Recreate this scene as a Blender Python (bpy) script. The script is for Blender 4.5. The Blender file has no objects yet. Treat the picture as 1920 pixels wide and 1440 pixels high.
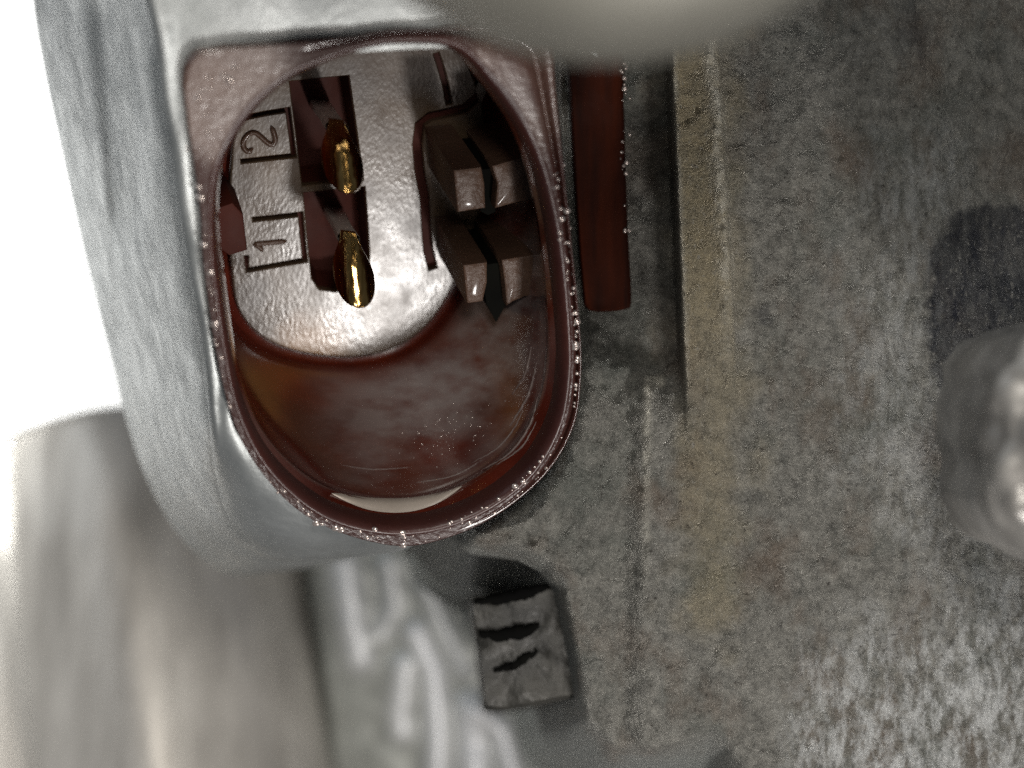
import bpy, bmesh, math, random
import numpy as np
from mathutils import Vector, geometry, noise

random.seed(7); rng = np.random.default_rng(7)
SC = bpy.context.scene
COL = SC.collection
S = 0.1            # scene units per millimetre
D = 70.0           # camera distance to the reference plane y = 0, in mm
K = 50.0           # photograph pixels per mm at y = 0

# ------------------------------------------------------------------ camera
cam = bpy.data.cameras.new('camera'); cam_o = bpy.data.objects.new('camera', cam); COL.objects.link(cam_o)
cam_o.location = (0, -D*S, 0); cam_o.rotation_euler = (math.radians(90), 0, 0)
cam.sensor_width = 36; cam.lens = 36*D/(1920/K)
cam.clip_start = 0.05; cam.clip_end = 500
cam.dof.use_dof = True; cam.dof.focus_distance = (D+5.2)*S; cam.dof.aperture_fstop = 0.36
SC.camera = cam_o

# ------------------------------------------------------------------ world, lamps, exposure
W = bpy.data.worlds.new('World'); SC.world = W; W.use_nodes = True
bg = W.node_tree.nodes['Background']; bg.inputs[0].default_value = (0.80, 0.88, 1.0, 1); bg.inputs[1].default_value = 0.10

def area(name, loc, target, size, power, color, size_y=None):
    l = bpy.data.lights.new(name, 'AREA'); l.energy = power; l.color = color
    l.shape = 'RECTANGLE'; l.size = size*S; l.size_y = (size_y or size)*S
    o = bpy.data.objects.new(name, l); COL.objects.link(o)
    o.location = Vector(loc)*S
    o.rotation_euler = (Vector(target)-Vector(loc)).to_track_quat('-Z', 'Y').to_euler()
    return o
# phone torch, beside the lens; a soft window to the upper left; the rest are added lights
area('phone_torch', (5, -74, 13), (-2, 8, 0), 10, 430, (1.0, 0.95, 0.88))
area('hot_spot_fill', (22.5, -34, -50), (-5, 8, 3), 6, 400, (1.0, 0.96, 0.92))  # unseen lamp added for the hot spot on the socket floor
area('added_soft_panel', (24, -62, -47), (-5, 5, 4), 34, 88, (1.0, 0.88, 0.80))  # soft panel added to reflect in the flange and floor
area('window_light', (-95, -38, 75), (-10, 5, 0), 90, 470, (0.86, 0.93, 1.0))
area('backdrop_fill', (-84, 58, 12), (-52, 100, 0), 34, 900, (1.0, 1.0, 0.97))  # unseen light added to whiten the sheet behind

SC.view_settings.view_transform = 'Standard'; SC.view_settings.look = 'None'
SC.view_settings.exposure = 0.0; SC.view_settings.gamma = 1.0
SC.cycles.max_bounces = 6; SC.cycles.use_denoising = False; SC.cycles.sample_clamp_indirect = 2.0; SC.cycles.sample_clamp_direct = 12.0

# ------------------------------------------------------------------ geometry helpers (all in mm until build())
def P(px, py, y):
    f = (D+y)/D
    return Vector(((px-960)/K*f, y, (720-py)/K*f))
dvec = Vector((-.277, 1, .486)).normalized()          # the socket's axis, into the socket
O = P(745, 540, 0)
eu = (Vector((1, 0, 0)) - dvec*dvec.x).normalized(); ev = eu.cross(dvec).normalized()
def L(u, v, w): return O + eu*u + ev*v + dvec*w
def Q(px, py, w):                                      # pixel -> (u, v) on the plane at depth w along the axis
    c = Vector((0, -D, 0)); r = P(px, py, 0) - c
    t = (O + dvec*w - c).dot(dvec)/r.dot(dvec)
    p = c + r*t - O
    return (p.dot(eu), p.dot(ev))
def QP(px, py, w):
    u, v = Q(px, py, w); return L(u, v, w)

def crom(pts, n, closed=False):
    """Catmull-Rom through pts, n samples evenly by length."""
    pts = [np.array(p, float) for p in pts]; m = len(pts); out = []
    segs = m if closed else m-1
    for i in range(segs):
        if closed: p0, p1, p2, p3 = pts[(i-1) % m], pts[i], pts[(i+1) % m], pts[(i+2) % m]
        else: p0, p1, p2, p3 = pts[max(i-1, 0)], pts[i], pts[i+1], pts[min(i+2, m-1)]
        for k in range(16):
            t = k/16
            out.append(.5*((2*p1)+(-p0+p2)*t+(2*p0-5*p1+4*p2-p3)*t*t+(-p0+3*p1-3*p2+p3)*t**3))
    out.append(pts[0] if closed else pts[-1]); out = np.array(out)
    s = np.r_[0, np.cumsum(np.linalg.norm(np.diff(out, axis=0), axis=1))]
    q = np.linspace(0, s[-1], n+1)[:-1] if closed else np.linspace(0, s[-1], n)
    return np.stack([np.interp(q, s, out[:, j]) for j in range(out.shape[1])], 1)
def sstep(a, b, x):
    t = np.clip((x-a)/(b-a), 0, 1); return t*t*(3-2*t)
def seg_dist(x, y, pts):
    """distance of arrays x, y to a polyline"""
    best = np.full(np.shape(x), 1e9)
    for (ax, ay), (bx, by) in zip(pts[:-1], pts[1:]):
        dx, dy = bx-ax, by-ay; l2 = dx*dx+dy*dy+1e-9
        t = np.clip(((x-ax)*dx+(y-ay)*dy)/l2, 0, 1)
        best = np.minimum(best, np.hypot(x-ax-t*dx, y-ay-t*dy))
    return best
def poly_sd(x, y, poly):
    d = seg_dist(x, y, poly+[poly[0]]); ins = np.zeros(np.shape(x), bool)
    for (ax, ay), (bx, by) in zip(poly, poly[1:]+[poly[0]]):
        if ay == by: continue
        c = ((ay > y) != (by > y)) & (x < (bx-ax)*(y-ay)/(by-ay)+ax)
        ins ^= c
    return np.where(ins, -d, d)
def fbm(x, y, s, o=4, seed=0.0):
    out = np.zeros(np.shape(x)); fx, fy = np.ravel(x), np.ravel(y)
    v = [noise.fractal(Vector((a*s, b*s, seed)), 1.0, 2.0, o) for a, b in zip(fx, fy)]
    return np.array(v).reshape(np.shape(x))

ROOT = {}
def thing(name, label, cat, loc, group=None):
    o = bpy.data.objects.new(name, None); COL.objects.link(o); o.empty_display_size = .1
    o.location = Vector(loc)*S; ROOT[o.name] = Vector(loc)
    o['label'] = label; o['category'] = cat
    if group: o['group'] = group
    return o
def build(name, verts, faces, mat, parent=None, smooth=True, attrs=None, label=None, kind=None, autosmooth=None):
    if parent is not None:
        r = parent
        while r.parent: r = r.parent
        org = ROOT[r.name]
    else:
        vs = np.array([tuple(v) for v in verts]); org = Vector(vs.mean(0))
    me = bpy.data.meshes.new(name)
    me.from_pydata([tuple((Vector(v)-org)*S) for v in verts], [], faces); me.update()
    bm = bmesh.new(); bm.from_mesh(me); bmesh.ops.recalc_face_normals(bm, faces=bm.faces); 
    if autosmooth:
        for e in bm.edges:
            if len(e.link_faces) == 2 and e.calc_face_angle(0) > math.radians(autosmooth): e.smooth = False
    bm.to_mesh(me); bm.free()
    for p in me.polygons: p.use_smooth = smooth
    if attrs:
        for k, v in attrs.items():
            a = me.attributes.new(k, 'FLOAT', 'POINT'); a.data.foreach_set('value', np.asarray(v, np.float32).ravel())
    me.materials.append(mat)
    o = bpy.data.objects.new(name, me); COL.objects.link(o)
    if parent is not None: o.parent = parent
    else: o.location = org*S; ROOT[o.name] = org
    if label: o['label'] = label
    if kind: o['kind'] = kind
    return o
def loft(rings, closed=True):
    n = len(rings[0]); v = [p for r in rings for p in r]; f = []
    for k in range(len(rings)-1):
        for i in range(n if closed else n-1):
            j = (i+1) % n; f.append((k*n+i, k*n+j, (k+1)*n+j, (k+1)*n+i))
    return v, f
def join(parts):
    V, F = [], []
    for v, f in parts:
        b = len(V); V += list(v); F += [tuple(b+i for i in t) for t in f]
    return V, F
def offset(poly, dist):
    """offset a closed 2-D polygon outwards"""
    a = sum(p[0]*q[1]-q[0]*p[1] for p, q in zip(poly, poly[1:]+poly[:1])); sg = 1 if a > 0 else -1
    out = []; n = len(poly)
    for i in range(n):
        p0, p, p1 = poly[i-1], poly[i], poly[(i+1) % n]
        e0 = Vector((p[0]-p0[0], p[1]-p0[1])).normalized(); e1 = Vector((p1[0]-p[0], p1[1]-p[1])).normalized()
        n0 = Vector((e0.y, -e0.x))*sg; n1 = Vector((e1.y, -e1.x))*sg
        m = (n0+n1); m = m/max(.45, m.length*m.length/2)/1.0 if m.length > 1e-6 else n0
        out.append((p[0]+m.x*dist, p[1]+m.y*dist))
    return out
def stroke_poly(pts, hw):
    """polygon of a polyline of half-width hw"""
    l, r = [], []
    for i, p in enumerate(pts):
        a = pts[max(i-1, 0)]; b = pts[min(i+1, len(pts)-1)]
        t = Vector((b[0]-a[0], b[1]-a[1])).normalized(); nn = Vector((-t.y, t.x))
        k = 1.0
        if 0 < i < len(pts)-1:
            t0 = Vector((p[0]-a[0], p[1]-a[1])).normalized(); k = 1/max(.55, abs(nn.dot(Vector((-t0.y, t0.x)))))
        l.append((p[0]+nn.x*hw*k, p[1]+nn.y*hw*k)); r.append((p[0]-nn.x*hw*k, p[1]-nn.y*hw*k))
    return l+r[::-1]
def tube(pts, rad, n=8):
    pts = [Vector(p) for p in pts]; rings = []
    for i, p in enumerate(pts):
        t = (pts[min(i+1, len(pts)-1)]-pts[max(i-1, 0)]).normalized()
        a = t.cross(Vector((0, 1, 0.013))).normalized(); b = t.cross(a)
        rr = rad[i] if hasattr(rad, '__len__') else rad
        rings.append([p+a*(math.cos(k*2*math.pi/n)*rr)+b*(math.sin(k*2*math.pi/n)*rr) for k in range(n)])
    v, f = loft(rings); m = len(v)
    f += [tuple(range(n)), tuple(range(m-n, m))]
    return v, f

# ------------------------------------------------------------------ materials
def mat(name):
    m = bpy.data.materials.new(name); m.use_nodes = True
    nt = m.node_tree; return m, nt, nt.nodes['Principled BSDF']
class N:
    def __init__(s, nt): s.nt = nt; s.tc = nt.nodes.new('ShaderNodeTexCoord')
    def n(s, t, **kw):
        x = s.nt.nodes.new(t)
        for k, v in kw.items(): setattr(x, k, v)
        return x
    def lk(s, a, b): s.nt.links.new(a, b)
    def noise(s, scale, detail=4, rough=.55, stretch=None, rot=None, dist=0):
        m = s.n('ShaderNodeMapping'); s.lk(s.tc.outputs['Object'], m.inputs[0])
        if stretch: m.inputs['Scale'].default_value = stretch
        if rot: m.inputs['Rotation'].default_value = rot
        x = s.n('ShaderNodeTexNoise'); x.inputs['Scale'].default_value = scale; x.inputs['Detail'].default_value = detail
        x.inputs['Roughness'].default_value = rough; x.inputs['Distortion'].default_value = dist
        s.lk(m.outputs[0], x.inputs['Vector']); return x.outputs['Fac']
    def ramp(s, fac, stops):
        r = s.n('ShaderNodeValToRGB'); e = r.color_ramp.elements
        while len(e) < len(stops): e.new(.5)
        for k, (p, c) in enumerate(stops):
            e[k].position = p; e[k].color = (c, c, c, 1) if not hasattr(c, '__len__') else (*c, 1)
        s.lk(fac, r.inputs[0]); return r.outputs[0]
    def mix(s, fac, a, b, mode='MIX'):
        m = s.n('ShaderNodeMix', data_type='RGBA', blend_type=mode)
        for sock, v in ((m.inputs[0], fac), (m.inputs[6], a), (m.inputs[7], b)):
            if hasattr(v, 'is_linked'): s.lk(v, sock)
            elif hasattr(v, '__len__'): sock.default_value = (*v, 1)
            else: sock.default_value = v
        return m.outputs[2]
    def math(s, op, a, b=0.0):
        m = s.n('ShaderNodeMath', operation=op)
        for sock, v in ((m.inputs[0], a), (m.inputs[1], b)):
            if hasattr(v, 'is_linked'): s.lk(v, sock)
            else: sock.default_value = v
        return m.outputs[0]
    def attr(s, name):
        a = s.n('ShaderNodeAttribute'); a.attribute_name = name; return a.outputs['Fac']
    def bump(s, h, strength, dist=.02, prev=None):
        b = s.n('ShaderNodeBump'); b.inputs['Strength'].default_value = strength; b.inputs['Distance'].default_value = dist
        s.lk(h, b.inputs['Height'])
        if prev is not None: s.lk(prev, b.inputs['Normal'])
        return b.outputs[0]

def plastic(name, col, col2, r0, r1, bump_s, bump_scale, spec=.5, coat=0.0, stretch=None, dist=.01, streak=None, bst=None):
    m, nt, b = mat(name); g = N(nt)
    big = g.noise(2.2, 5, .55, bst); fine = g.noise(bump_scale, 5, .6, stretch)
    b.inputs['Base Color'].default_value = (*col, 1)
    g.lk(g.mix(g.ramp(big, [(.35, 0), (.68, 1)]), col, col2), b.inputs['Base Color'])
    g.lk(g.ramp(g.noise(7, 5), [(.3, r0), (.7, r1)]), b.inputs['Roughness'])
    nb = g.bump(fine, bump_s, dist)
    if streak: nb = g.bump(g.noise(streak[0], 3, .5, streak[1]), streak[2], dist, nb)
    g.lk(nb, b.inputs['Normal'])
    b.inputs['Specular IOR Level'].default_value = spec
    b.inputs['Coat Weight'].default_value = coat; b.inputs['Coat Roughness'].default_value = .13; b.inputs['Coat IOR'].default_value = 1.75
    return m
BR, BR2 = (.042, .0062, .0035), (.100, .015, .006)
M = {}
M['flange'] = plastic('brown_plastic_pebbled', (.040, .017, .012), (.066, .034, .022), .20, .34, .14, 13, .9, .1, dist=.012, streak=(46, (1, 1, 1), .22))
m = plastic('brown_plastic_glossy', BR, BR2, .12, .26, .10, 10, 1.0, 1.0, streak=(22, (1, 1, 1), .10))
nt = m.node_tree; b = nt.nodes['Principled BSDF']; g = N(nt); src = b.inputs['Base Color'].links[0].from_socket
g.lk(g.mix(g.math('MULTIPLY', g.attr('painted_sheen'), g.ramp(g.noise(3.2, 6, .6, (1, 1, 2.2)), [(.36, .1), (.60, .95)])), src, (.185, .155, .148)), b.inputs['Base Color'])
M['shell'] = m
M['floor'] = plastic('brown_plastic_floor', (.034, .024, .018), (.070, .044, .023), .16, .32, .08, 5, .28, .0, dist=.012, streak=(70, (1, 1, .4), .07))
nt = M['floor'].node_tree; b = nt.nodes['Principled BSDF']; g = N(nt); src = b.inputs['Base Color'].links[0].from_socket
vm = g.n('ShaderNodeVectorMath', operation='DISTANCE'); g.lk(g.tc.outputs['Object'], vm.inputs[0]); vm.inputs[1].default_value = tuple((QP(585, 655, 9.6)-QP(740, 1010, 1))*S)
dn = g.math('ADD', vm.outputs['Value'], g.math('MULTIPLY', g.noise(6, 5), .22))
g.lk(g.mix(g.ramp(dn, [(.18, 1), (.34, 0)]), src, (.13, .065, .020)), b.inputs['Base Color'])   # amber oil stain
M['rib'] = plastic('brown_plastic_rib', (.040, .023, .016), (.066, .037, .024), .26, .42, .6, 34, .16, .12)
M['pit'] = plastic('red_brown_plastic', (.026, .006, .004), (.040, .008, .0045), .6, .75, .15, 25, .12)
M['scrape'] = plastic('scraped_plastic', (.10, .075, .068), (.2, .16, .145), .3, .5, .3, 20, .5)
M['lip'] = plastic('dark_brown_plastic', (.024, .008, .007), (.038, .012, .009), .3, .45, .3, 20, .35)
nt = M['flange'].node_tree; b = nt.nodes['Principled BSDF']; g = N(nt); src = b.inputs['Base Color'].links[0].from_socket; nw = g.attr('narrow')
g.lk(g.mix(nw, src, (.026, .009, .007)), b.inputs['Base Color'])
g.lk(g.ramp(nw, [(0, .9), (1, .14)]), b.inputs['Specular IOR Level'])
M['highlight'] = plastic('pale_highlight', (.30, .26, .22), (.42, .37, .32), .2, .4, .2, 12, .6)  # colour of the painted crescent reflection on the cavity wall
M['plug'] = plastic('translucent_red_plastic', (.006, .0025, .002), (.036, .0065, .002), .5, .7, .35, 14, .03, .0, bst=(3.2, 1, .35))

def metal(name, c1, c2, r0, r1, metallic, bscale, bstr, stretch=None):
    m, nt, b = mat(name); g = N(nt)
    g.lk(g.mix(g.ramp(g.noise(3.0, 6, .6, stretch), [(.3, 0), (.7, 1)]), c1, c2), b.inputs['Base Color'])
    g.lk(g.ramp(g.noise(5, 5, .6, stretch), [(.3, r0), (.7, r1)]), b.inputs['Roughness'])
    b.inputs['Metallic'].default_value = metallic
    g.lk(g.bump(g.noise(bscale, 5, .6, stretch), bstr, .02), b.inputs['Normal'])
    return m
M['alu'] = metal('cast_aluminium', (.25, .265, .262), (.36, .377, .375), .38, .55, .75, 26, .16)
M['alu_bright'] = metal('worn_aluminium', (.40, .39, .34), (.75, .74, .68), .3, .55, .7, 26, .6)
M['alu_dull'] = metal('dull_aluminium', (.10, .098, .085), (.2, .195, .175), .4, .6, .5, 20, .5)
M['steel'] = metal('turned_steel', (.30, .28, .25), (.58, .55, .50), .25, .42, .35, 6, .10, (1.6, 1, .10))
M['grey_fore'] = metal('rough_grey_casting', (.09, .086, .08), (.30, .29, .27), .3, .6, .3, 5, .6)
M['olive'] = metal('painted_grey_ring', (.115, .112, .096), (.15, .146, .125), .45, .6, .2, 8, .2)
M['cream'] = metal('lit_cream_face', (.50, .47, .39), (.58, .55, .46), .35, .5, .2, 8, .1)  # cream tone stands in for the chamfer catching light

m, nt, b = mat('gold_plated_contact'); g = N(nt)
g.lk(g.mix(g.ramp(g.noise(14, 4, .6, (3, 1, .4)), [(.35, 0), (.65, 1)]), (.22, .115, .032), (.52, .34, .125)), b.inputs['Base Color'])
b.inputs['Metallic'].default_value = 1; g.lk(g.ramp(g.noise(20, 4), [(.3, .08), (.7, .17)]), b.inputs['Roughness'])
g.lk(g.bump(g.noise(20, 4, .5, (5, 1, .5)), .12, .01), b.inputs['Normal']); M['gold'] = m
m, nt, b = mat('tinned_stem'); g = N(nt); b.inputs['Metallic'].default_value = .4
g.lk(g.ramp(g.noise(20, 4), [(.3, (.42, .38, .34)), (.7, (.60, .55, .50))]), b.inputs['Base Color']); b.inputs['Roughness'].default_value = .38
M['stem'] = m
m, nt, b = mat('oil_droplets'); b.inputs['Base Color'].default_value = (.42, .36, .33, 1); b.inputs['Roughness'].default_value = .16; b.inputs['Metallic'].default_value = .7
b.inputs['Coat Weight'].default_value = 1; b.inputs['Coat Roughness'].default_value = .05; M['drop'] = m
m, nt, b = mat('white_sheet'); g = N(nt); b.inputs['Roughness'].default_value = .8
g.lk(g.ramp(g.noise(1.5), [(.3, .86), (.7, .9)]), b.inputs['Base Color']); M['sheet'] = m
m, nt, b = mat('bench_top'); g = N(nt); b.inputs['Roughness'].default_value = .7
g.lk(g.ramp(g.noise(.6), [(.3, (.30, .27, .25)), (.7, (.40, .37, .34))]), b.inputs['Base Color']); M['bench'] = m

# grimy casting: tints, scuffs and paint mark come from attributes with shapes of their own
m, nt, b = mat('grimy_casting'); g = N(nt)
fine = g.noise(52, 5, .75); mid = g.noise(16, 7, .78); big = g.noise(1.4, 4)
c = g.mix(g.ramp(mid, [(.32, 0), (.68, 1)]), (.084, .083, .074), (.300, .292, .262))
c = g.mix(g.ramp(g.noise(2.1, 5), [(.5, 0), (.72, .6)]), c, (.095, .110, .098))
c = g.mix(g.ramp(g.noise(2.6, 5, .6, (1.3, 1, .8)), [(.52, 0), (.75, .7)]), c, (.135, .090, .060))
c = g.mix(g.math('MULTIPLY', g.attr('olive'), g.ramp(mid, [(.3, .3), (.7, .9)])), c, (.28, .225, .12))
scm = g.math('MULTIPLY', g.attr('scuff'), g.ramp(g.noise(13, 6, .7, (1.6, 1, .7), (0, .45, 0)), [(.42, 0), (.60, .95)]))
c = g.mix(scm, c, (.50, .51, .50))
blm = g.math('MULTIPLY', g.attr('blue'), g.ramp(g.noise(12, 5, .6, (1.6, 1, .5)), [(.3, .98), (.75, .45)]))
c = g.mix(blm, c, (.010, .012, .020))
spk = g.ramp(g.noise(58, 3, .7, (1, 1, .7)), [(.60, 0), (.68, 1)])
c = g.mix(g.math('MULTIPLY', spk, .6), c, (.3, .29, .26))
dk = g.ramp(g.noise(46, 4, .7), [(.30, 1), (.41, 0)])
c = g.mix(g.math('MULTIPLY', dk, .8), c, (.025, .02, .017))
c = g.mix(g.attr('clean'), c, (.24, .25, .235))
c = g.mix(g.math('MULTIPLY', g.attr('channel_tone'), g.ramp(mid, [(.3, .95), (.75, .45)])), c, (.022, .020, .017))  # near-black tone along the channel
c = g.mix(g.math('MULTIPLY', g.attr('worn'), g.ramp(g.noise(14, 5, .7), [(.38, .15), (.62, 1)])), c, (.50, .48, .41))
g.lk(c, b.inputs['Base Color']); b.inputs['Metallic'].default_value = .35
g.lk(g.ramp(fine, [(.3, .26), (.7, .55)]), b.inputs['Roughness'])
nb = g.bump(g.noise(9, 5, .6), .3, .03); nb = g.bump(fine, 1.0, .03, nb); g.lk(nb, b.inputs['Normal'])
M['grime'] = m
# oily smooth web below the socket
m, nt, b = mat('oily_aluminium'); g = N(nt)
c = g.mix(g.ramp(g.noise(2.2, 4), [(.3, 0), (.7, 1)]), (.20, .205, .185), (.29, .30, .275))
c = g.mix(g.attr('ridge_glint'), c, (.85, .86, .87)); g.lk(c, b.inputs['Base Color'])  # white reflections along the ridges painted into the base colour
b.inputs['Metallic'].default_value = .2; b.inputs['Roughness'].default_value = .45
g.lk(g.bump(g.noise(4, 3), .2, .03), b.inputs['Normal']); M['oily'] = m

# ------------------------------------------------------------------ setting: white sheet and bench far behind
def sheet(name, pts, mt, kind):
    v = [Vector(p) for p in pts]; nx = 12
    g0 = [[v[0].lerp(v[1], i/nx).lerp(v[3].lerp(v[2], i/nx), j/nx) for i in range(nx+1)] for j in range(nx+1)]
    for r in g0:
        for p in r: p.y += .6*math.sin(p.x*.06)*math.sin(p.z*.05+1)
    vv, ff = loft(g0, False); return build(name, vv, ff, mt, None, True, kind=kind)
sheet('backdrop', [(-150, 96, -60), (60, 96, -60), (60, 104, 90), (-150, 104, 90)], M['sheet'], 'structure')
sheet('bench_top', [(-150, 30, -37), (60, 30, -37), (60, 95, -30), (-150, 95, -30)], M['bench'], 'structure')

# ------------------------------------------------------------------ grimy casing to the right of the socket (a relief)
casing = thing('machine_casing', 'dark grimy cast metal casing with ridges, right of the connector', 'machine casing', P(1450, 1440, 12))
NX, NY = 325, 330
gx, gy = np.meshgrid(np.linspace(740, 2040, NX), np.linspace(-70, 1520, NY))
CP = [(1040, -120), (2150, -120), (2150, 1600), (1460, 1600), (1420, 1480), (1375, 1390), (1335, 1358), (1290, 1376), (1230, 1394), (1160, 1392),
      (1112, 1345), (1088, 1200), (1066, 1095), (1035, 1045), (985, 1015), (900, 1000), (985, 940), (1045, 850), (1078, 740), (1076, 560), (1060, 300)]
sd = poly_sd(gx, gy, CP)
nz = fbm(gx, gy, .012, 4, 1.0); nz2 = fbm(gx, gy, .05, 3, 5.0)
xl = 1257+(gy-60)*.042; xr = 1345+(gy-60)*.055
h = 7.0 + nz*.22 + nz2*.12
h += .0000115*np.clip(gx-1600, 0, None)**2 + .0022*np.clip(gy-900, 0, None)
chan = sstep(1262, 1240, gx-(gy-60)*.042)*sstep(745, 600, gy-(gx-1090)*.30+nz*40)
h += 2.3*chan
ridge = sstep(xl-8, xl+5, gx)*sstep(xr+8, xr-4, gx)*sstep(980, 480, gy)
h -= .9*ridge
worn = np.exp(-((gx-xr+12+nz*10)/13)**2)*sstep(780, 380, gy); h -= .38*worn*(1+.9*nz2)
wedge = np.exp(-((gx-xl-3)/6)**2)*sstep(760, 640, gy); worn = np.maximum(worn, .8*wedge)
sx = 1207-(gy-705)*.014
worn = np.maximum(worn, 1.0*np.exp(-((gx-sx-8)/7)**2)*sstep(700, 715, gy)*sstep(1200, 820, gy)); worn = np.maximum(worn, .7*sstep(16, 6, seg_dist(gx, gy, [(1216, 718), (1236, 716)])))
low = sstep(sx+14, sx-34, gx)*sstep(690, 725, gy)
h += .95*low
h += 1.0*sstep(-40, 0, sd)**1.5*sstep(1040, 980, gy) + 6*sstep(0, 40, sd)*sstep(1040, 980, gy) + 27*sstep(0, 150, sd)*sstep(980, 1040, gy)
h += .8*sstep(1690, 1790, gx-(gy)*.16)*sstep(760, 420, gy)
vv = [P(a, bb, c) for a, bb, c in zip(gx.ravel(), gy.ravel(), h.ravel())]
_, ff = loft([[0]*NX]*NY, False)
sdr = sd.ravel(); gyr = gy.ravel(); ff = [f for f in ff if min(sdr[i] for i in f) < (38 if gyr[f[0]] < 1000 else 145)]
blue = sstep(14, -8, poly_sd(gx, gy, [(1800, 400), (1850, 388), (2100, 395), (2100, 760), (1790, 740), (1748, 690), (1735, 560), (1760, 440)])+nz*16+nz2*10)
blue = np.maximum(blue, .7*sstep(30, 5, np.hypot(gx-1435, gy-590)+nz2*14)); blue = np.maximum(blue, .5*sstep(70, 10, np.hypot((gx-1710)*1.2, (gy-60)*.8)+nz2*30))
scuff = np.clip(sstep(1080, 1330, gy+(gx-1650)*.35+nz*90), 0, 1)*sstep(1430, 1540, gx)+.42*sstep(170, 20, seg_dist(gx, gy, [(1720, 330), (1680, 620), (1660, 830), (1780, 1000)])+nz*60)
olive = np.maximum(ridge*.9, sstep(95, 10, seg_dist(gx, gy, [(1310, 60), (1330, 500), (1350, 800), (1330, 1150)])+nz*50)*.6)
build('wall_panel', vv, ff, M['grime'], casing, True, {'blue': blue, 'scuff': scuff, 'olive': olive, 'clean': sstep(0, 60, sd+nz*20)*sstep(950, 1010, gy), 'worn': worn, 'channel_tone': np.clip(chan*sstep(1075, 1105, gx)*(.75+.5*nz), 0, 1)})

bx_, by_ = np.meshgrid(np.linspace(430, 1160, 40), np.linspace(-90, 940, 50))
build('rear_panel', [P(a, bb, 27+.5*noise.noise(Vector((a*.01, bb*.01, 0)))) for a, bb in zip(bx_.ravel(), by_.ravel())], loft([[0]*40]*50, False)[1], M['grime'], casing)
def casing_h(px, py):                                  # the relief's depth at a pixel
    i = int(np.clip(round((px-740)/1300*(NX-1)), 0, NX-1)); j = int(np.clip(round((py+70)/1590*(NY-1)), 0, NY-1))
    return float(h[j, i])
def bead(pts, rad, lift, mt, name='ridge', wob=.25, par=None):
    c = crom(pts, 70); ps, rs = [], []
    for k, (a, bb) in enumerate(c):
        t = k/69; w = 1+wob*noise.noise(Vector((k*.6, rad*9, 3)))+wob*.6*noise.noise(Vector((k*1.9, 1, rad)))
        ps.append(P(a+noise.noise(Vector((k*.8, 2, 8)))*1.5, bb, casing_h(a, bb)+lift)); rs.append(rad*w*min(1, .25+4*min(t, 1-t)))
    return build(name, *tube(ps, rs, 10), mt, par or casing)
# ------------------------------------------------------------------ oily web below the socket
web = thing('casting_web', 'smooth oily aluminium web with highlights painted on its ridges below the connector', 'casting', P(850, 1440, 50))
wx, wy = np.meshgrid(np.linspace(440, 1500, 180), np.linspace(930, 1560, 110))
wh = 52+ .004*(wy-1100) + .35*fbm(wx, wy, .008, 3, 9.0) + 9*sstep(600, 500, wx-(wy-1060)*.09)
strokes = [([(645, 1060), (660, 1160), (675, 1235)], 24, .8), ([(730, 1060), (738, 1140), (715, 1190)], 18, .5), ([(782, 1190), (815, 1260), (822, 1400), (820, 1520)], 20, 1.1),
           ([(760, 1250), (750, 1340), (756, 1370)], 20, .8), ([(885, 1330), (890, 1400), (895, 1520)], 26, 1.2), ([(900, 1335), (940, 1370), (960, 1440), (975, 1520)], 17, 1.1),
           ([(780, 1050), (810, 1130), (870, 1260)], 14, .5), ([(920, 1060), (915, 1100)], 10, .7), ([(990, 1040), (1030, 1060), (1050, 1095)], 12, .9), ([(1120, 1330), (1150, 1390), (1180, 1450)], 20, .5), ([(1320, 1380), (1340, 1330)], 16, .5)]
glint = np.zeros_like(wx)
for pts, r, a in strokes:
    dd = seg_dist(wx, wy, pts); wh -= a*np.exp(-(dd/r/1.25)**2)*.9; glint = np.maximum(glint, a*.85*np.exp(-(dd/r/1.1)**2.0))
pit = np.exp(-(np.hypot((wx-955), (wy-1058)*.7)/24)**2); wh += 4*pit
vv = [P(a, bb, c) for a, bb, c in zip(wx.ravel(), wy.ravel(), wh.ravel())]; _, ff = loft([[0]*180]*110, False)
build('web_panel', vv, ff, M['oily'], web, True, {'ridge_glint': np.clip(glint, 0, .9)})

# small dark cast lug
lug = thing('cast_lug', 'small square blackened metal lug with cracks below the connector', 'metal lug', P(990, 1330, 13))
def lug_block(poly, y0, y1, mt, name, n=26):
    c = crom(poly, 64, True); rings = []
    ctr = c.mean(0)
    for s_, yy in ((1.04, y1), (1.0, y0+.7), (.97, y0+.25), (.92, y0), (.7, y0-.05), (.45, y0), (.2, y0+.05)):
        rings.append([P(*(ctr+(p-ctr)*s_), yy+(.25*noise.fractal(Vector((p[0]*.02*s_, p[1]*.02*s_, 2)), 1, 2, 4) if s_ < 1 else 0)) for p in c])
    v, f = loft(rings); f.append(tuple(range(len(v)-64, len(v))))
    return build(name, v, f, mt, lug, True, autosmooth=50)
M['lug'] = metal('blackened_casting', (.005, .005, .004), (.034, .032, .026), .4, .65, .2, 9, .9)
lug_block([(880, 1128), (905, 1118), (975, 1105), (1020, 1095), (1050, 1105), (1068, 1160), (1082, 1250), (1088, 1305), (1060, 1312), (985, 1326), (912, 1332), (904, 1300), (893, 1210)], 11.5, 30, M['lug'], 'block')
M['black'] = plastic('matt_black', (.003, .003, .003), (.006, .006, .005), .7, .9, .4, 20, .0)  # near-black filling for lug cracks and rib grooves
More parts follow.
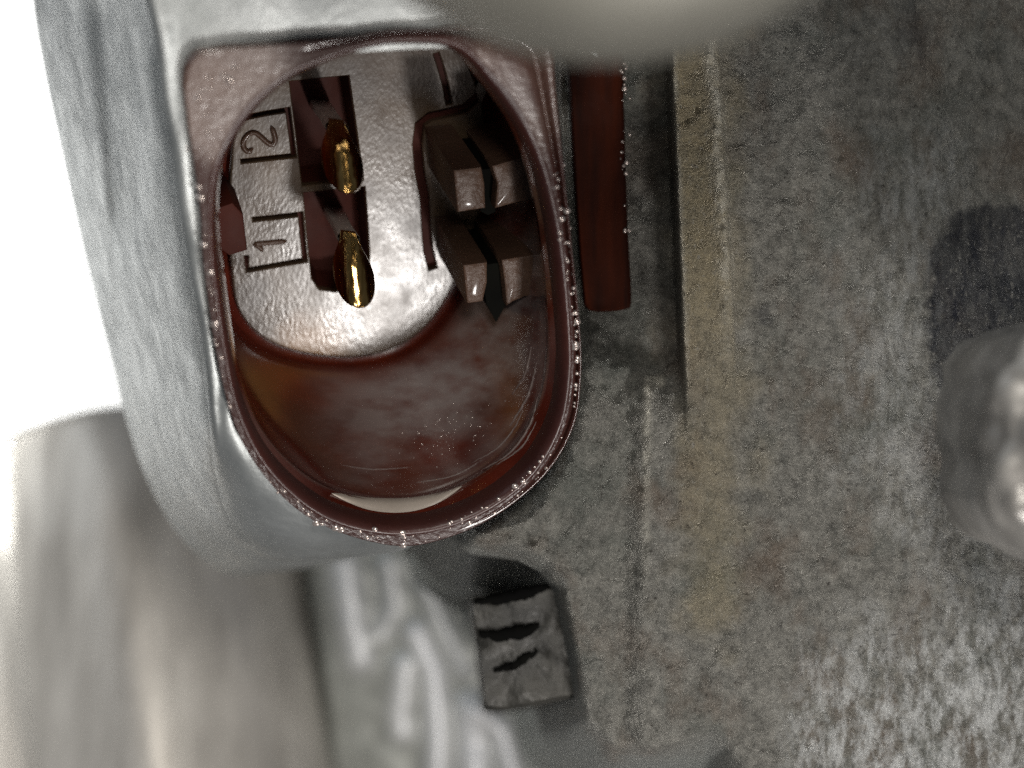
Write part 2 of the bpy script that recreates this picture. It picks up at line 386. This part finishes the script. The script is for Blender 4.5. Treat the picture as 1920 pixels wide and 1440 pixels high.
for pts, r in (([(898, 1188), (950, 1190), (1012, 1172)], .34), ([(925, 1258), (965, 1244), (1008, 1222)], .22), ([(890, 1130), (960, 1118), (1030, 1098)], .3), ([(1058, 1100), (1076, 1180), (1098, 1300)], .2)):
    cc = crom(pts, 22); build('crack', *tube([P(a+4*noise.noise(Vector((i_*.7, r, 1))), bb+7*noise.noise(Vector((i_*.6, r*7, 4))), 11.52) for i_, (a, bb) in enumerate(cc)], [r*(.3+.7*math.sin(math.pi*(i_+.5)/22))*(1+.25*noise.noise(Vector((i_*.4, r, 0)))) for i_ in range(22)], 8), M['black'], lug)

# ------------------------------------------------------------------ aluminium boss round the socket
boss = thing('cast_housing', 'pale grey cast aluminium housing wrapped round the brown connector', 'metal housing', P(330, 1010, 6))
n1, n2 = 150, 44
A = crom([(1120, 110), (1000, 60), (880, 85), (690, 96), (420, 118), (378, 150), (380, 240), (395, 360), (412, 520), (432, 680), (452, 790), (500, 880), (570, 940), (650, 975), (740, 985), (800, 975)], n1)
B = crom([(1130, -150), (1000, -170), (800, -180), (560, -180), (300, -170), (262, -80), (287, 60), (312, 220), (342, 420), (366, 560), (386, 690), (396, 790), (408, 900), (440, 985), (520, 1040), (640, 1046), (760, 1030), (815, 985)], n1)
E = crom([(1130, -260), (900, -300), (600, -310), (200, -300), (30, -160), (58, -30), (76, 90), (118, 290), (160, 480), (205, 660), (232, 770), (268, 880), (310, 965), (360, 1030), (430, 1078), (520, 1072), (640, 1052), (820, 990)], n1)
# depths along the socket axis for each curve
rows = []
def wq(p, w): return np.array(tuple(QP(p[0], p[1], w)))
prof = [(0, .0), (.5, .0), (.85, .02), (.97, .12), (1.0, .3)]
for k in range(14):                                     # front land A -> B
    t = k/13
    rows.append([wq(A[i]*(1-t)+B[i]*t, .55+.12*noise.noise(Vector((A[i][0]*.01, A[i][1]*.01, t*3)))+ .5*max(0, t-.8)**2*25*.4 + 2.6*t*t*float(sstep(780, 960, (A[i]*(1-t)+B[i]*t)[1]))) for i in range(n1)])
for k in range(1, n2):                                  # side B -> E
    t = k/(n2-1); r = []
    for i in range(n1):
        p = B[i]*(1-t)+E[i]*t
        w = .95+19*(t**1.4) + 2.6*(1-t)*float(sstep(780, 960, p[1])) + .12*noise.fractal(Vector((p[0]*.006, p[1]*.006, 7)), 1, 2, 3)
        # long pocket in the side wall
        ax = 218+ (p[1]-0)*.05; dpx = (p[0]-ax)/(62-max(0, p[1])*.055 if p[1] < 560 else 30)
        endm = float(sstep(520, 380, p[1]))
        w += 1.5*endm*float(sstep(1.15, .35, abs(dpx)))
        r.append(wq(p, w))
    rows.append(r)
rows.append([wq(E[i]+(np.array([30, -10])), 25) for i in range(n1)])
v, f = loft([[Vector(p) for p in r] for r in rows], False)
build('housing_shell', v, f, M['alu'], boss)

# ------------------------------------------------------------------ the connector socket
sock = thing('connector_socket', 'brown plastic two pin connector socket with gold pins and deep oblong opening', 'connector', QP(740, 1010, 1))
NR = 260
ang = np.linspace(0, 2*math.pi, NR, endpoint=False)
def polar(px_pts, w, ctr_px):
    """closed pixel curve on plane w -> radius for each angle about a centre (u, v)"""
    c = np.array(Q(*ctr_px, w)); pts = crom([Q(a, bb, w) for a, bb in px_pts], 900, True)-c
    th = np.mod(np.arctan2(pts[:, 1], pts[:, 0]), 2*math.pi); o = np.argsort(th)
    r = np.hypot(pts[:, 0], pts[:, 1])[o]; th = th[o]
    return c, np.interp(ang, np.r_[th-2*math.pi, th, th+2*math.pi], np.r_[r, r, r])
cR, rR = polar([(860, 84), (760, 74), (690, 82), (600, 112), (540, 140), (480, 190), (430, 260), (402, 325), (393, 400), (395, 480), (405, 560), (420, 660), (442, 760), (482, 850), (540, 920), (620, 975),
                (720, 1000), (820, 993), (920, 953), (1000, 888), (1050, 800), (1068, 700), (1066, 600), (1055, 480), (1040, 390), (1015, 300), (980, 225), (930, 155)], 0, (735, 540))
cO, rO = polar([(400, 92), (540, 82), (690, 70), (870, 54), (960, 46), (1018, 48), (1038, 80), (1046, 180), (1060, 320), (1076, 480), (1088, 600), (1092, 700), (1078, 800), (1025, 890), (930, 968), (830, 1012),
                (740, 1024), (620, 992), (530, 932), (452, 825), (416, 700), (390, 520), (370, 350), (350, 220), (343, 150), (358, 108)], 0, (735, 540))
WF = 9.6
FLO = [(434, 500), (447, 580), (497, 635), (580, 663), (680, 668), (755, 645), (810, 600), (850, 535), (872, 470), (905, 380), (912, 280), (900, 180), (850, 80), (730, 0), (600, 0), (500, 70), (450, 190), (432, 320), (428, 420)]
cF, rF = polar(FLO, WF, (650, 370))
def ring(c, r, w): return [L(c[0]+r[i]*math.cos(ang[i]), c[1]+r[i]*math.sin(ang[i]), w[i] if hasattr(w, '__len__') else w) for i in range(NR)]
# flange: inner lip outwards to the outer edge and down its side
rows = []; span = np.maximum(rO-rR, .28)
rO = rR+span
right = np.array([float(sstep(-.35, .25, math.cos(a_))) for a_ in ang])*np.array([float(sstep(-.99, -.6, math.sin(a_))) for a_ in ang])
jag = np.array([noise.fractal(Vector((math.cos(a_)*14, math.sin(a_)*14, 0)), 1, 2, 4) for a_ in ang])
def lerp_ring(t, dw, inset=0.0): return ring(cR, rR+span*t+inset+jag*.006, dw)
for inset, w in ((-.36, 1.0), (-.33, .62), (-.25, .3), (-.14, .09), (-.03, .0)): rows.append(lerp_ring(0, w, inset))
v, f = loft(rows+[lerp_ring(.06, .015)]); build('lip', v, f, M['lip'], sock); rows = [lerp_ring(.06, .015)]
for t, gq in ((.12, 0), (.25, 0), (.4, 0.0), (.5, .04), (.56, .16), (.60, .42), (.66, .42), (.70, .18), (.76, .06), (.85, .02), (.93, .03), (.98, .10)):
    rows.append(lerp_ring(t, gq*right+.02))
rows.append(lerp_ring(1, .26)); rows.append(lerp_ring(1.0, .5, .02)); rows.append(lerp_ring(1, 3.2, .0))
v, f = loft(rows); build('flange', v, f, M['flange'], sock, attrs={'narrow': np.tile(sstep(1.5, .75, span), len(rows))})
# closed outer body behind the flange
rows = [ring(cR, rO*k_-.03, w_) for k_, w_ in ((1, .7), (1, 3.3), (.985, 3.5), (.97, 9), (.96, 12.5), (.93, 13), (.4, 13.05))]
v, f = loft(rows); f.append(tuple(range(len(v)-NR, len(v)))); build('outer_body', v, f, M['lip'], sock)
# shell: lip -> chamfer -> tapered wall -> gutter
def between(t, w, grow=0.0):
    c = cR*(1-t)+cF*t; return ring(c, rR*(1-t)+rF*t+grow, w)
rows = [between(0, .95, -.345), between(.012, 1.15, -.38), between(.025, 1.4, -.42), between(.04, 1.65, -.46), between(.045, 1.72, -.42), between(.055, 1.82, -.28)]
for k in range(1, 15):
    t = k/14; rows.append(between(.065+.935*t, 1.9+(WF-2.0)*t, -.27+.75*t**.8+ .40*math.sin(t*math.pi)))
rows += [between(1, WF+.25, .50), between(1, WF+.5, .46), between(1, WF+.52, -.4)]
painted_sheen = []
for k in range(len(rows)):                              # broad grey sheen painted on the lower and right wall
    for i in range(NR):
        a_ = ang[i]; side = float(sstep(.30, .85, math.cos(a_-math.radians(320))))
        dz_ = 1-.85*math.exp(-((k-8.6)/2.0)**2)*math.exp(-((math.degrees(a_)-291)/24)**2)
        painted_sheen.append(dz_*side*float(sstep(4.5, 7.5, k))*float(sstep(19.5, 17.0, k-.5*math.cos(a_*3))))
v, f = loft(rows); build('shell', v, f, M['shell'], sock, attrs={'painted_sheen': painted_sheen})

from mathutils.bvhtree import BVHTree
shell_tree = BVHTree.FromPolygons([Vector(p) for p in v], f)
def on_shell(px, py, lift=0.0):
    c = Vector((0, -D, 0)); dr = (P(px, py, 0)-c).normalized(); hit = shell_tree.ray_cast(c+dr*50, dr)[0]
    return None if hit is None else hit-dr*lift
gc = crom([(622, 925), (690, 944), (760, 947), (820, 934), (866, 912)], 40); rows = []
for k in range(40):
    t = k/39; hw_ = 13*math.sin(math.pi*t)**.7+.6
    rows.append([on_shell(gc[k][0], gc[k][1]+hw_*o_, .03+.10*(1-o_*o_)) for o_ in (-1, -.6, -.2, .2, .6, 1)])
v, f = loft(rows, False); build('crescent_highlight', v, f, M['highlight'], sock)  # bright crescent reflection modelled as a pale strip
for k, (pth, rad) in enumerate((([(884, 868), (930, 842), (962, 806), (980, 770)], .035), ([(905, 880), (955, 850), (992, 800), (1008, 745)], .05), ([(955, 800), (990, 742), (1006, 680)], .06), ([(930, 872), (978, 838), (1006, 790)], .04),
                           ([(960, 740), (985, 700), (996, 650)], .05), ([(640, 872), (700, 880), (770, 876)], .022), ([(780, 905), (850, 892), (905, 862)], .028))):
    pts_ = [on_shell(a+2*noise.noise(Vector((i_*.5, k, 0))), bb, .01) for i_, (a, bb) in enumerate(crom(pth, 30))]
    build('scrape_mark', *tube(pts_, [rad*(.15+.85*math.sin(math.pi*(i_+.5)/30))*(1+.5*noise.noise(Vector((i_*.5, k, 5)))) for i_ in range(30)], 6), M['scrape'], sock)
wall_specks = []
for k in range(90):
    px = rng.normal(850, 48); py = 815-(px-850)*.28+rng.normal(0, 26); p = on_shell(px, py, .01)
    if p: wall_specks.append((p, min(.05, .016*math.exp(rng.normal(.2, .5)))))
# floor plate with openings: pin slots, label frames, channels along the ribs
def uvs(pts, w=WF): return [Q(a, bb, w) for a, bb in pts]
slot1 = uvs([(543, 153), (600, 147), (654, 142), (668, 240), (681, 338), (625, 343), (567, 349), (555, 250)])
slot2 = uvs([(569, 362), (625, 356), (684, 350), (689, 410), (693, 480), (689, 520), (668, 538), (628, 547), (598, 543), (584, 522), (576, 440)])
fr2 = stroke_poly(uvs([(452, 222), (496, 213), (540, 206), (546, 250), (551, 292), (505, 297), (452, 303)]), .085)
fr1 = stroke_poly(uvs([(474, 412), (520, 407), (564, 402), (568, 445), (572, 488), (520, 497), (464, 507), (462, 480)]), .09)
ch1 = stroke_poly(uvs([(818, 100), (828, 130), (837, 165), (842, 196)]), .12)
ch2 = stroke_poly(uvs([(812, 505), (803, 470), (800, 430), (797, 370), (787, 320), (783, 270), (788, 234), (806, 220), (842, 212), (872, 204), (895, 184), (906, 160)]), .2)
holes = [slot1, slot2, fr2, fr1, ch1, ch2]
def plate(outer, hs, w):
    loops = [[Vector((a, bb, 0)) for a, bb in q] for q in [outer]+hs]
    tris = geometry.tessellate_polygon(loops); flat = [p for q in loops for p in q]
    return [L(p.x, p.y, w) for p in flat], [tuple(t) for t in tris]
fo = [(cF[0]+rF[i]*math.cos(ang[i]), cF[1]+rF[i]*math.sin(ang[i])) for i in range(0, NR, 2)]
CH = .045
parts = [plate(offset(fo, -CH*2), [offset(q, CH) for q in holes], WF)]
parts.append(loft([[L(*p, WF) for p in offset(fo, -CH*2)], [L(*p, WF+.03) for p in offset(fo, -.03)], [L(*p, WF+.1) for p in fo], [L(*p, WF+.5) for p in fo]]))
for q in holes: parts.append(loft([[L(*p, WF) for p in offset(q, CH)], [L(*p, WF+.05) for p in q], [L(*p, WF+.42) for p in q]]))
build('floor_plate', *join(parts), M['floor'], sock, True, autosmooth=25)
# dark under-floor seen through the openings, and the two pin recesses
build('under_floor', *plate(offset(fo, -.05), [slot1, slot2], WF+.40), M['pit'], sock, False)
for q in (slot1, slot2):
    c2 = Vector((sum(p[0] for p in q)/len(q), sum(p[1] for p in q)/len(q)))
    small = [(c2.x+(p[0]-c2.x)*.9, c2.y+(p[1]-c2.y)*.9) for p in q]
    v, f = loft([[L(*p, WF+.41) for p in q], [L(*p, WF+1.9) for p in small], [L(*p, WF+1.95) for p in [(c2.x+(p[0]-c2.x)*.5, c2.y+(p[1]-c2.y)*.5) for p in q]]])
    f.append(tuple(range(len(v)-len(q), len(v)))); build('pin_recess', v, f, M['pit'], sock, False)

# raised numerals
def ridge_line(pts, hw, hgt, name, mt, parent=sock, w=WF, n=40):
    c = crom(uvs(pts, w), n); rows_ = [[], [], [], [], []]
    for i, p in enumerate(c):
        a, bb = c[max(i-1, 0)], c[min(i+1, n-1)]; t = (bb-a)/np.linalg.norm(bb-a); nn = np.array([-t[1], t[0]])
        e = min(1, .35+.65*min(i, n-1-i)/3)
        for k, (o_, h_) in enumerate(((1, .02), (.7, -.6), (0, -1), (-.7, -.6), (-1, .02))):
            q = p+nn*o_*hw*e; rows_[k].append(L(q[0], q[1], w+h_*hgt*e))
    v, f = loft(rows_, False); return build(name, v, f, mt, parent)
ridge_line([(474, 277), (466, 284), (457, 277), (457, 263), (467, 251), (479, 249), (490, 257), (501, 267), (511, 271), (516, 262), (513, 248), (508, 236)], .12, .15, 'numeral', M['rib'], n=60)
n1o = ridge_line([(492, 472), (488, 464), (479, 458), (496, 456), (516, 454), (538, 452)], .12, .15, 'numeral', M['rib'])

# ribs on the right wall: block, side land and V groove between
def slab(front, w0, w1, mt, name, bev=.10, taper=1.0, parent=sock):
    q = uvs(front, w0); c2 = np.mean(np.array(q), 0)
    dense = []
    for a, bb in zip(q, q[1:]+q[:1]):
        for k in range(4): dense.append((a[0]+(bb[0]-a[0])*(k+ .0)/4, a[1]+(bb[1]-a[1])*(k+.0)/4))
    rings = [[L(*p, w0) for p in offset(dense, -bev)], [L(*p, w0+bev*.3) for p in offset(dense, -bev*.3)], [L(*p, w0+bev) for p in dense], [L(*(c2+(np.array(p)-c2)*taper), w1) for p in dense]]
    v, f = loft(rings); m_ = len(dense); f.append(tuple(range(m_))); f.append(tuple(range(len(v)-m_, len(v))))
    return build(name, v, f, mt, parent, True, autosmooth=28)
for fr, side in (([(850, 319), (903, 313), (909, 345), (911, 391), (858, 399)], [(922, 311), (962, 300), (1010, 288), (1018, 370), (960, 383), (928, 392), (932, 345)]),
                 ([(868, 497), (914, 491), (914, 530), (906, 566), (876, 570)], [(940, 487), (1006, 477), (1014, 552), (985, 557), (962, 566), (950, 575), (946, 530)])):
    r = slab(fr, 4.0, WF+.3, M['rib'], 'keying_rib')
    slab(side, 4.9, WF+.3, M['rib'], 'rib_land', parent=r)
    wd = [(889, 319), (930, 315), (936, 350), (929, 398), (915, 404), (900, 396), (905, 350)] if fr[0][1] < 400 else [(900, 497), (948, 491), (952, 530), (948, 574), (940, 588), (931, 605), (922, 590), (912, 570), (906, 530)]
    slab(wd, 5.6, WF+.35, M['black'], 'groove_web', .04, parent=r)
# key on the left wall
slab([(402, 392), (436, 380), (456, 402), (464, 470), (430, 480), (402, 460)], 6.6, WF+.3, M['pit'], 'wall_key', .1)

# contact pins: thin stem and a polished drop-shaped blade
def pin(stem, neck, wid, tip, w_base, w_neck, w_tip):
    p = bpy.data.objects.new('contact_pin', None); COL.objects.link(p); p.parent = sock; p.empty_display_size = .05
    a = QP(*stem, w_base); b_ = QP(neck[0], neck[1]+14, w_neck); n = 14
    rows_ = []
    side_v = Vector((1, 0, -.15)).normalized()
    axis = (b_-a).normalized(); up = side_v.cross(axis).normalized()
    for k in range(n):
        t = k/(n-1); c = a.lerp(b_, t); hw = .42+.03*math.cos(t*6); th = .19
        rows_.append([c+side_v*(hw*x)+up*(th*z) for x, z in ((-1, -.6), (-.8, -1), (.8, -1), (1, -.6), (1, .6), (.8, 1), (-.8, 1), (-1, .6))])
    v, f = loft(rows_); f.append(tuple(range(8))); build('stem', v, f, M['stem'], p, True, autosmooth=40)
    # blade: rows from neck to tip, width follows a drop; bulges towards the viewer
    m_, cols = 40, 21; fr_, bk = [], []
    for k in range(m_):
        t = k/(m_-1); c = QP(neck[0]+(tip[0]-neck[0])*t, neck[1]+(tip[1]-neck[1])*t, w_neck+(w_tip-w_neck)*t)
        s = t
        prof_w = (0.36+(1-.36)*math.sin(min(1, s/.56)*math.pi/2)**1.7) if s < .56 else max(0, 1-((s-.56)/.44)**2.4)**.52
        hw = max(.012, wid/2/K*prof_w*(D+c.y)/D)
        rf, rb = [], []
        for j in range(cols):
            x = -1+2*j/(cols-1); xs = math.sin(x*math.pi/2)
            HM = wid/2/K*1.08; R_ = HM*1.03; bul = math.sqrt(R_*R_-min(xs*hw, HM)**2)-math.sqrt(R_*R_-HM*HM); bul *= .6+.4*float(sstep(-.1, .5, s)); wav = .012*noise.noise(Vector((k*.25, j*.7, wid)))
            base = c+side_v*(xs*hw)
            rf.append(base+Vector((0, -1, 0))*(bul+.05+wav)); rb.append(base+Vector((0, 1, 0))*.06*abs(1-xs*xs))
        fr_.append(rf+rb[::-1])
    v, f = loft(fr_); nn = cols*2; f.append(tuple(range(nn))); f.append(tuple(range(len(v)-nn, len(v))))
    build('blade', v, f, M['gold'], p, True)
    return p
pin((600, 196), (632, 226), 78, (650, 364), WF+1.9, 5.5, 4.1)
pin((626, 398), (654, 434), 78, (671, 578), WF+1.9, 5.5, 4.1)

# droplets and mould pimples that glitter on the plastic
def drops(path, n, spread, w, r0, r1):
    out = []; c = crom(path, 400)
    for _ in range(n):
        a = c[rng.integers(0, 400)]; px, py = a[0]+rng.normal(0, spread), a[1]+rng.normal(0, spread)
        out.append((QP(px, py, w), min(r1*1.2, r0*.85*math.exp(rng.normal(.15, .6)))))
    return out
dl = drops([(378, 340), (386, 450), (398, 560), (412, 680), (432, 770), (470, 850), (520, 915), (600, 975), (700, 1005)], 44, 4, .03, .06, .13)
dl += drops([(380, 105), (440, 110), (400, 180), (380, 240), (372, 300)], 26, 22, .02, .06, .13)
dl += drops([(1040, 300), (1052, 400), (1066, 520), (1078, 640), (1078, 760), (1040, 850)], 34, 3, .03, .06, .11)
dl += drops([(1054, 300), (1064, 400), (1075, 520), (1083, 660), (1077, 760), (1052, 835), (990, 915), (895, 978)], 26, 1.6, .10, .06, .11)
dl += drops([(1035, 845), (1000, 885), (950, 930), (900, 960), (850, 985)], 50, 5, .05, .05, .10)
dl += drops([(690, 1005), (760, 1008), (820, 1005)], 12, 6, .05, .07, .12)
dl += wall_specks
sph = bmesh.new(); bmesh.ops.create_icosphere(sph, subdivisions=2, radius=1); sv = [v_.co.copy() for v_ in sph.verts]; sf = [tuple(v_.index for v_ in f_.verts) for f_ in sph.faces]; sph.free()
parts = [([p+Vector((q.x*r*(1+.3*rng.uniform()), q.y*r*.45, q.z*r)) for q in sv], sf) for p, r in dl]
build('oil_droplets', *join(parts), M['drop'], sock, kind='stuff')

# ------------------------------------------------------------------ red plastic plug side deep beside the socket
plug = thing('plastic_plug', 'narrow dark red plastic strip in the slot right of the connector', 'plastic strip', P(1135, 585, 7))
def strip(poly, y0, y1, mt, name, par):
    c = crom(poly, 80, True); ctr = c.mean(0); rings = []
    for s_, yy in ((1.03, y1), (1.0, y0+.35), (.96, y0+.1), (.88, y0), (.6, y0+.08), (.3, y0+.1)):
        rings.append([P(ctr[0]+(p[0]-ctr[0])*s_, ctr[1]+(p[1]-ctr[1])*(1-(1-s_)*.12), yy+.05*noise.noise(Vector((p[0]*.03, p[1]*.03, s_)))) for p in c])
    v, f = loft(rings); f.append(tuple(range(len(v)-80, len(v)))); return build(name, v, f, mt, par, True, autosmooth=50)
strip([(1062, 60), (1110, 56), (1165, 60), (1170, 200), (1176, 400), (1184, 560), (1178, 578), (1140, 584), (1105, 582), (1094, 560), (1080, 400), (1068, 200)], 8.9, 11.8, M['plug'], 'body', plug)
pd = [(P(rng.normal(1166+(py-110)*.03, 6), py, 8.88), min(.13, .05*math.exp(rng.normal(.1, .5)))) for py in np.r_[rng.uniform(100, 190, 14), rng.uniform(220, 330, 10), rng.uniform(330, 470, 6)]]
build('oil_droplets', *join([([p+Vector((q.x*r, q.y*r*.6, q.z*r)) for q in sv], sf) for p, r in pd]), M['drop'], plug, kind='stuff')

# ------------------------------------------------------------------ turned steel body, far lower left
cyl = thing('turned_body', 'blurred upright steel cylinder far behind, lower left', 'metal cylinder', P(330, 1540, 52))
top = P(225, 838, 58); bot = P(335, 1620, 50); ax = (bot-top).normalized(); sa = Vector((1, 0, 0)); sa = (sa-ax*sa.dot(ax)).normalized(); sb = ax.cross(sa)
rows = []; R0_ = 10.6; Ln = (bot-top).length
for t, r in ((0, .05), (0, .6), (.0, .88), (.012, .96), (.04, 1.0), (.3, 1.0), (.7, 1.0), (1, 1.0)):
    rows.append([top+ax*(t*Ln)+(sa*math.cos(q)+sb*math.sin(q))*(R0_*r*(1+.012*math.sin(q*9+t))) for q in np.linspace(0, 2*math.pi, 72, endpoint=False)])
v, f = loft(rows); f.append(tuple(range(72))); build('barrel', v, f, M['steel'], cyl)

# ------------------------------------------------------------------ blurred foreground knob at the right edge
knob = thing('bolt_head', 'blurred rough grey bolt head close to the lens, right edge', 'bolt', P(1900, 1075, -9))
rows = []; c0 = P(2080, 835, -9)
for k in range(20):
    t = k/19; a_ = t*math.pi/2; rr = math.sin(a_)**.6; dd = math.cos(a_)**.45
    rows.append([])
    for q in np.linspace(0, 2*math.pi, 64, endpoint=False):
        rx = 3.9; rz = 4.3; cq, sq = math.cos(q), math.sin(q)
        e = (abs(cq)**2.6+abs(sq)**2.6)**(-1/2.6)
        p = c0+Vector((cq*rx*rr*e, -3.2*dd+2.0, sq*rz*rr*e)); nzv = noise.fractal(p*.95, 1, 2, 4)
        rows[-1].append(p+Vector((cq, -.7, sq))*nzv*.36)
rows.append([p+Vector((0, 6, 0)) for p in rows[-1]])
v, f = loft(rows); build('head', v, f, M['grey_fore'], knob)

# ------------------------------------------------------------------ blurred ring at the top edge, in front
rg = thing('metal_ring', 'blurred grey ring with front painted cream as if lit close to the lens, top edge', 'metal ring', P(1165, 60, -14))
c0 = P(1165, -622, -30)
def rr_(items, mt, name):
    rows_ = [[c0+Vector((math.cos(q)*r, dy, math.sin(q)*r*.94)) for q in np.linspace(0, 2*math.pi, 120, endpoint=False)] for r, dy in items]
    v_, f_ = loft(rows_); return build(name, v_, f_, mt, rg)
rr_([(4.9, 5), (4.9, .2), (5.1, 0), (6.55, 0), (6.75, .15)], M['cream'], 'front_face')
rr_([(6.76, .16), (7.1, .5), (7.7, 1.6), (7.95, 3.2), (7.95, 6), (5, 6)], M['olive'], 'rim')
